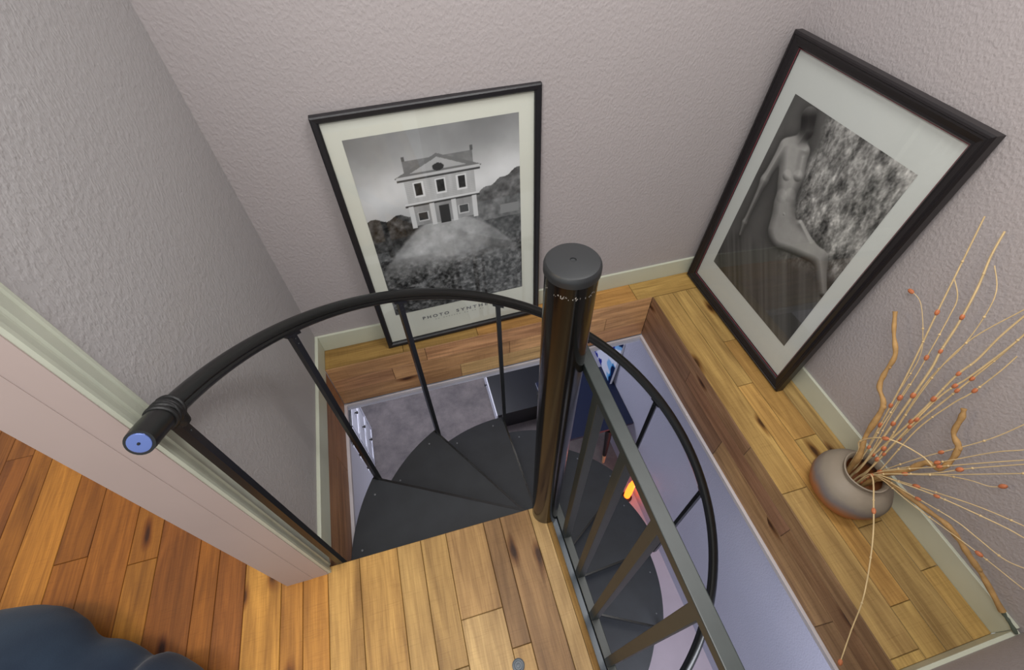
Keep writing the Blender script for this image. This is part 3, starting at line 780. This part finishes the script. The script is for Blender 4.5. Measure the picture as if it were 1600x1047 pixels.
XW = 1.832   # keep stems in front of the wall
def smooth_path(pts, n=8):
    pts = [Vector(p) for p in pts]; out = []
    for i in range(len(pts)-1):
        p0, p1, p2, p3 = pts[max(i-1, 0)], pts[i], pts[i+1], pts[min(i+2, len(pts)-1)]
        for j in range(n):
            t = j/n
            out.append(.5*((2*p1)+(p2-p0)*t+(2*p0-5*p1+4*p2-p3)*t*t+(3*p1-p0-3*p2+p3)*t**3))
    return out+[pts[-1]]
def pts_on(img, x0, x1):
    n = len(img); ds = [0]
    for i in range(1, n): ds.append(ds[-1]+math.dist(img[i], img[i-1]))
    return [at(px, py, x=min(XW-.006, x0+(x1-x0)*d_/ds[-1])) for (px, py), d_ in zip(img, ds)]
def start(dx, dy): return [PC+Vector((dx*.3, dy*.3, .03)), PC+Vector((dx*.8, dy*.8, .12))]
def stem(img, x0, x1, label, buds=(), budr=.0058, rad=.0013, group='thin dried stems in the clay pot', tipbud=False, n=6, xs=None, bmat=None):
    p = pts_on(img, x0, x1) if xs is None else [at(px, py, x=xx) for (px, py), xx in zip(img, xs)]
    q = p[0]-PC; k = min(1., .048/max(1e-6, math.hypot(q.x, q.y)))
    path = smooth_path([PC+Vector((q.x*k*.2, q.y*k*.2, .018)), PC+Vector((q.x*k*.7, q.y*k*.7, .11))]+p, n)
    path = [Vector((min(v.x, XW), v.y, v.z)) for v in path]
    mb = MB(); N_ = len(path); rad *= 1.35; mb.tube(path, [rad*(1.2-.45*i/N_) for i in range(N_)], 6)
    o = mb.build('dried_stem', M['stem']); tag(o, label, 'dried stem', group)
    # short pale nodes and orange buds on the stem
    cum = [0]
    for i in range(1, N_): cum.append(cum[-1]+(path[i]-path[i-1]).length)
    def bud(f, r, mt, e=1.6, nm='bud'):
        d_ = f*cum[-1]; i = max(1, min(N_-1, next((j for j in range(N_) if cum[j] >= d_), N_-1)))
        tt = (d_-cum[i-1])/max(1e-6, cum[i]-cum[i-1]); c = path[i-1].lerp(path[i], tt); ax = (path[i]-path[i-1]).normalized()
        b = MB(); b.blob(c, r, ax, e=e); b.build(nm, mt, o)
    for f in buds: bud(f, budr*random.uniform(.85, 1.15), bmat or M['bud'])
    for f in (random.uniform(.35, .5), random.uniform(.55, .68), random.uniform(.72, .9)): bud(f, .0032, M['stem'], 1.1, 'node')
    if tipbud: bud(.995, .0062, M['bud'])
    return o
b0 = (1347, 715); b1 = (1352, 722); b2 = (1362, 730); b3 = (1372, 738); b4 = (1366, 742)
stem([b0, (1412.6, 594.6), (1464.6, 487.5), (1494.5, 427.6), (1538.6, 338)], 1.69, 1.76, 'tallest straight dried stem with orange buds, left of the upright spray', (.34, .42, .74), rad=.0017)
stem([b1, (1444, 593), (1469, 550), (1499, 503), (1527.6, 449.7), (1548, 401), (1570, 361.5)], 1.69, 1.78, 'second tall thick dried stem with orange buds, just right of the tallest', (.38, .5, .66, .77), rad=.0022)
stem([b1, (1394, 646), (1436, 579), (1482, 497), (1496, 465), (1491, 435.5)], 1.69, 1.77, 'dried stem whose top hooks back towards the tallest stem', (.72,), rad=.0012)
stem([b2, (1442, 605), (1507, 538), (1554, 465), (1554, 415)], 1.70, 1.79, 'faint dried stem whose tip curls upward right of the second tall stem', (.3,), rad=.0011)
stem([b2, (1440, 612), (1507, 538), (1600, 484), (1640, 462)], 1.70, 1.79, 'dried stem with an orange bud low down leaning right over the leaning spray', (.25,), rad=.0012)
stem([b1, (1431.5, 651), (1491, 590), (1526, 563), (1565, 524), (1620, 478)], 1.70, 1.78, 'uppermost thick dried stem of the leaning spray with many orange buds', (.26, .48, .6, .72), rad=.002)
stem([b2, (1458, 629), (1516.5, 588), (1582.7, 538), (1640, 488)], 1.70, 1.79, 'second dried stem of the leaning spray with paired orange buds', (.3, .46, .5, .68), rad=.0018)
stem([b2, (1422, 670), (1483.5, 620), (1564, 555), (1645, 482)], 1.71, 1.795, 'third dried stem of the leaning spray with a bud near the picture edge', (.38, .66, .72), rad=.0018)
stem([b3, (1432, 672), (1488, 631), (1516.5, 615), (1560.6, 582), (1589, 557)], 1.71, 1.79, 'lowest dried stem of the leaning spray ending inside the picture', (.82,), rad=.0014)
stem([b0, (1400, 620), (1436, 560), (1442, 519), (1438, 472), (1422, 454)], 1.70, 1.80, 'wispy dried stem curling left near the dark frame with a bud at its tip', (), rad=.0009, tipbud=True)
stem([b0, (1385, 655), (1420, 600)], 1.67, 1.69, 'short dried stem with a single bud among the tall stems', (.5, .9), rad=.0012)
stem([b3, (1440, 715), (1537.6, 689), (1599, 664), (1650, 640)], 1.71, 1.79, 'dried stem slanting gently upward to the right with a dark orange bud', (.22, .58), rad=.0011)
stem([b3, (1470, 722), (1552, 707), (1600, 703), (1660, 694)], 1.70, 1.78, 'topmost of the nearly level dried stems pointing right', (.3, .58), rad=.0011)
stem([b3, (1470, 729), (1556, 722), (1600, 719), (1660, 714)], 1.69, 1.77, 'second of the nearly level dried stems pointing right', (.2, .6), rad=.0012)
stem([b4, (1453, 740), (1506, 733), (1580, 727), (1660, 722)], 1.68, 1.75, 'third of the nearly level dried stems pointing right', (.25, .45, .68), rad=.0012)
stem([b4, (1453, 742), (1540, 741), (1600, 740), (1660, 740)], 1.67, 1.74, 'lowest of the nearly level dried stems pointing right', (.3,), rad=.0011)
stem([b4, (1452, 741), (1509, 749), (1546, 760), (1569, 760)], 1.70, 1.78, 'short drooping dried stem ending in a pale knob right of the pot', (), rad=.0010, tipbud=True, bmat=M['stem'])
stem([b4, (1409, 753), (1470, 772), (1532, 793), (1600, 822), (1650, 846)], 1.70, 1.78, 'upper of two straight dried stems sloping down to the right', (.5,), rad=.0012)
stem([b4, (1409, 755), (1469, 777.6), (1563, 820.6), (1600, 840.6), (1650, 868)], 1.68, 1.77, 'lower of two straight dried stems sloping down to the right', (.2, .6), rad=.0013)
stem([b4, (1423, 773), (1490, 812), (1525, 839), (1566, 872), (1600, 888), (1650, 905)], 1.69, 1.78, 'dried stem curving down above the thick lower branch with orange buds', (.2, .5), rad=.0011)
stem([b4, (1426, 789), (1520, 858), (1596, 918), (1640, 950)], 1.69, 1.79, 'dried stem crossing behind the thick lower branch', (.75,), rad=.0010)
stem([(1361, 742), (1365, 790), (1363, 850), (1350, 930), (1330, 985), (1312, 1037)], 0, 0, 'long dried stem drooping forward over the ledge with an orange tip', (.42,), rad=.0015, tipbud=True,
     xs=[1.66, 1.60, 1.54, 1.47, 1.42, 1.37])
stem([(1341, 705), (1343, 690), (1370, 684), (1400, 690), (1440, 712), (1456, 728)], 0, 0, 'pale bent dried stem arching over the pot mouth', (.75,), rad=.0016, xs=[1.665, 1.655, 1.65, 1.66, 1.69, 1.70])

def branch(img, x0, x1, r0, r1, label, green=0, xs=None):
    p = pts_on(img, x0, x1) if xs is None else [at(px, py, x=xx) for (px, py), xx in zip(img, xs)]
    q = p[0]-PC; k = min(1., .042/max(1e-6, math.hypot(q.x, q.y)))
    path = smooth_path([PC+Vector((q.x*k*.3, q.y*k*.3, .02)), PC+Vector((q.x*k*.8, q.y*k*.8, .13))]+p, 6)
    n = len(path); rr = [(r0+(r1-r0)*i/n)*(1+.14*math.sin(i*1.3)+.1*math.sin(i*.6+1)) for i in range(n)]
    path = [Vector((min(v.x, XW-.008), v.y, v.z)) for v in path]
    mb = MB(); cut = n-green
    mb.tube(path[:cut], rr[:cut], 10); o = mb.build('curly_branch', M['twig']); tag(o, label, 'branch')
    if green:
        mb = MB(); mb.tube(path[cut-1:], [r*.62 for r in rr[cut-1:]], 8); tp = mb.build('bare_tip', M['tip'], o); tag(tp, 'grey green bare tip')
    for f in (.45, .7):
        i = int(n*f); mb = MB(); mb.blob(path[i]+Vector((0, -.003, .002)), rr[i]*.9, (path[i]-path[i-1]), e=1.2); mb.build('knot', M['twig'], o)
branch([(1343, 712), (1353, 681), (1379.6, 635.6), (1374, 605), (1383, 582), (1398.7, 555), (1396.7, 521), (1398.7, 486.6)], 1.665, 1.74, .0085, .0052, 'upright wavy branch standing at the left of the stems')
branch([(1378, 742), (1417, 735), (1447, 723), (1466, 732), (1483, 723), (1497.5, 700), (1490, 677), (1503, 651.5), (1506, 638.6)], 1.705, 1.76, .0085, .0062, 'curled branch bending right then up beside the level stems')
branch([(1376, 748), (1397, 759), (1437, 789), (1477, 818), (1496, 840.6), (1514.7, 869), (1536, 901), (1566, 955), (1576, 970), (1588, 990)], 1.715, 1.812, .0072, .0075, 'thick wavy branch drooping right along the cream baseboard', green=12)

# ------------------------------------------------------------------ navy blanket on the warm floor, lower left
def blanket():
    mb = MB()
    def lump(cx, cy, rx, ry, h, seed):
        n, k = 20, 36; vs = []
        for i in range(n+1):
            t = PI*i/n
            for j in range(k):
                q = 2*PI*j/k; w_ = 1+.05*math.sin(3*q+seed)+.035*math.sin(5*q+2*t+seed)
                vs.append((cx+rx*w_*math.sin(t)*math.cos(q), cy+ry*w_*math.sin(t)*math.sin(q), max(.004, h*.35-h*.65*math.cos(t)*w_)))
        mb.add(vs, [(i*k+j, i*k+(j+1) % k, (i+1)*k+(j+1) % k, (i+1)*k+j) for i in range(n) for j in range(k)], True)
    lump(-1.0, -1.155, .46, .41, .30, .4); lump(-.395, -1.185, .10, .16, .25, 2.); lump(-.66, -1.24, .34, .29, .215, 4.)
    mb.v = [(x+.7, y+1.2, z) for x, y, z in mb.v]
    o = mb.build('fabric_heap', M['fabric'], fix=False); o.location = (-.7, -1.2, 0)
    m1 = o.modifiers.new('fuse', 'REMESH'); m1.mode = 'VOXEL'; m1.voxel_size = .014; m1.use_smooth_shade = True
    m2 = o.modifiers.new('soften', 'SMOOTH'); m2.iterations = 14; m2.factor = .5
    return o
tag(blanket(), 'rumpled navy blue fabric heap on the warm plank floor', 'fabric')

# ------------------------------------------------------------------ things in the room below
# white chest of drawers, black top
dr = empty('chest_of_drawers', (-.53, .46, ZL), 'white chest of drawers with dark top standing on the carpet below', 'chest of drawers')
def dl(mb): mb.v = [(a+.53, b-.46, c-ZL) for a, b, c in mb.v]; return mb
XF = -.318; Y0, YN = -.13, 1.045; ZT = -1.67
mb = MB(); mb.box((-.745, Y0, ZL+.01), (XF-.012, YN, ZT-.03), .003); dl(mb).build('carcass', M['dresser'], dr)
mb = MB(); mb.box((-.75, Y0-.005, ZT-.03), (XF+.004, YN+.008, ZT), .003); tp = dl(mb).build('top', M['dtop'], dr); tag(tp, 'dark top board')
cw = (YN-Y0)/3
for c in range(3):
    for r in range(3):
        y0 = Y0+c*cw+.008; y1 = Y0+(c+1)*cw-.008; z0 = ZL+.03+r*.245; z1 = z0+.235
        mb = MB(); mb.box((XF-.012, y0, z0), (XF, y1, z1), .003)
        w = .03
        mb.box((XF, y0, z0), (XF+.006, y0+w, z1)); mb.box((XF, y1-w, z0), (XF+.006, y1, z1)); mb.box((XF, y0+w, z0), (XF+.006, y1-w, z0+w)); mb.box((XF, y0+w, z1-w), (XF+.006, y1-w, z1))
        d_ = dl(mb).build('drawer', M['dresser'], dr)
        mb = MB(); yc = (y0+y1)/2; zc = (z0+z1)/2
        mb.tube([(XF-.001, yc, zc), (XF+.012, yc, zc), (XF+.016, yc, zc), (XF+.026, yc, zc)], [.005, .006, .014, .011], 12)
        dl(mb).build('knob', M['dblack'], d_)
# low white cabinet with black top
lc = empty('low_cabinet', (1.2, 1.35, ZL), 'low white cabinet with black top beside the desk below', 'cabinet')
def ll(mb): mb.v = [(a-1.2, b-1.35, c-ZL) for a, b, c in mb.v]; return mb
ZC = -2.2
mb = MB(); mb.box((.872, .705, ZL+.005), (1.5, 2.1, ZC-.02), .003); ll(mb).build('carcass', M['dtop'], lc)
mb = MB(); mb.box((.868, .70, ZC-.02), (1.51, 2.105, ZC), .003); ll(mb).build('top', M['dtop'], lc)
for k in range(2):
    mb = MB(); y0 = .715+k*.69; mb.box((.86, y0, ZL+.02), (.872, y0+.68, ZC-.03), .002); d_ = ll(mb).build('drawer', M['dresser'], lc)
    mb = MB(); yc = y0+.42; zc = -2.32; mb.tube([(.861, yc, zc), (.848, yc, zc), (.844, yc, zc), (.836, yc, zc)], [.005, .006, .013, .01], 12); ll(mb).build('knob', M['dblack'], d_)
# navy desk
dk = empty('desk', (1.5, .36, ZL), 'navy blue desk against the lavender wall below', 'desk')
def kl(mb): mb.v = [(a-1.5, b-.36, c-ZL) for a, b, c in mb.v]; return mb
ZD = -1.72
mb = MB(); mb.box((1.2, .078, ZD-.03), (1.838, .655, ZD), .004); kl(mb).build('desktop', M['navy'], dk)
mb = MB(); mb.box((1.24, .12, ZD-.10), (1.80, .62, ZD-.03)); kl(mb).build('apron', M['dblack'], dk)
for fx, fy in ((1.70, .115), (1.27, .115), (1.70, .60), (1.27, .60)):
    mb = MB(); mb.tube([(fx-.04, fy, ZD-.09), (fx-.01, fy, ZL+.16)], [.030, .018], 14); lg = kl(mb).build('leg', M['dblack'], dk)
    mb = MB(); mb.tube([(fx-.01, fy, ZL+.16), (fx, fy, ZL+.003)], [.0182, .0125], 14); ft = kl(mb).build('foot', M['pale'], lg); tag(ft, 'pale wooden foot')
# painting standing on the desk
def canvas():
    p = Vector((1.800, .455, ZD)); 
    o = frame_root('canvas_painting', (1.808, .905, ZD+.001), (-.012, -.438, 0), (.030, 0, .50), 'blue and white abstract canvas leaning on the wall above the desk')
    o['category'] = 'painting'
    w, h = .44, .53
    # local x runs away from the camera, so the painted face looks to -x
    mb = MB(); mb.box((0, 0, -.02), (w, h, .0)); b = mb.build('stretcher', plain('canvas_edge', (205, 205, 215), .8), o)
    def art(U, V):
        n = vnoise(U, V, 2, 3, 21, 3); n2 = vnoise(U, V, 3, 3, 22, 3); n3 = vnoise(U, V, 4, 5, 23, 3)
        c = np.ones(U.shape+(3,))*np.array([.76, .78, .85])
        def over(c, mk, col): return c*(1-mk[..., None])+np.array(col)*mk[..., None]
        c = over(c, sm(n, .52, .57), (.45, .64, .82)); c = over(c, sm(n2, .56, .6), (.10, .42, .66)); c = over(c, sm(n3, .60, .64), (.12, .16, .52))
        c = over(c, sm(n2*n, .36, .40), (.03, .10, .25)); return c
    q = paint_plane('painted_face', w, h, 70, 80, art, b, -.0206 if False else .0006, 0, 0)
    return o
canvas()
# orange lamp glowing on the floor by the wall
q_ = at(980, 774, z=ZL+.05); lx, ly = q_.x, q_.y
lm = empty('lamp', (lx, ly, ZL), 'slim orange glowing lamp standing on the floor near the lower wall', 'lamp')
mb = MB(); mb.lathe([(.045, .004), (.046, .014), (.03, .022), (.02, .024)], (0, 0, 0), 24); mb.build('base', M['lampbase'], lm)
mb = MB(); mb.lathe([(.018, .024), (.026, .04), (.030, .12), (.027, .26), (.016, .34), (.004, .36)], (0, 0, 0), 20)
mb.build('glowing_body', M['glow'], lm)

# ------------------------------------------------------------------ light
def area(name, loc_, target, size, power, col, sy=None):
    l = bpy.data.lights.new(name, 'AREA'); l.energy = power; l.color = col; l.size = size
    if sy: l.shape = 'RECTANGLE'; l.size_y = sy
    o = bpy.data.objects.new(name, l); COL.objects.link(o); o.location = loc_
    o.rotation_euler = (Vector(target)-Vector(loc_)).to_track_quat('-Z', 'Y').to_euler(); return o
w = bpy.data.worlds.new('world'); scene.world = w; w.use_nodes = True
bg = w.node_tree.nodes['Background']; bg.inputs['Color'].default_value = (.93, .97, 1.0, 1); bg.inputs['Strength'].default_value = .69
area('ceiling_light', (1.15, -.9, 2.65), (1.15, -.85, 0), .6, 19, (1, .98, .95))
area('right_wall_fill', (.2, -1.4, 2.35), (1.83, -1.15, .1), .5, 13, (1, .98, .96))  # unseen fill added to brighten the right wall and ledge
area('hall_light', (-.1, -1.9, 2.6), (.6, -.6, .3), 1.0, 16, (1, .95, .9))
area('warm_room_light', (-1.35, -1.15, 2.3), (-.7, -.75, 0), .4, 13, (1, .74, .42))
area('lower_room_light', (.3, 1.3, -.36), (.3, 1.2, -2.4), .8, 38, (.92, .93, 1))
area('lower_side_light', (1.1, -2.0, -.36), (1.1, -1.99, -2.4), .7, 18, (.88, .9, 1))
pl = bpy.data.lights.new('lamp_light', 'POINT'); pl.energy = .7; pl.color = (1, .36, .2); pl.shadow_soft_size = .05
po = bpy.data.objects.new('lamp_light', pl); COL.objects.link(po); po.location = (lx+.07, ly-.05, ZL+.25)
scene.view_settings.view_transform = 'Standard'; scene.view_settings.look = 'None'; scene.view_settings.exposure = 0; scene.view_settings.gamma = 1
scene.cycles.max_bounces = 8; scene.cycles.transparent_max_bounces = 12
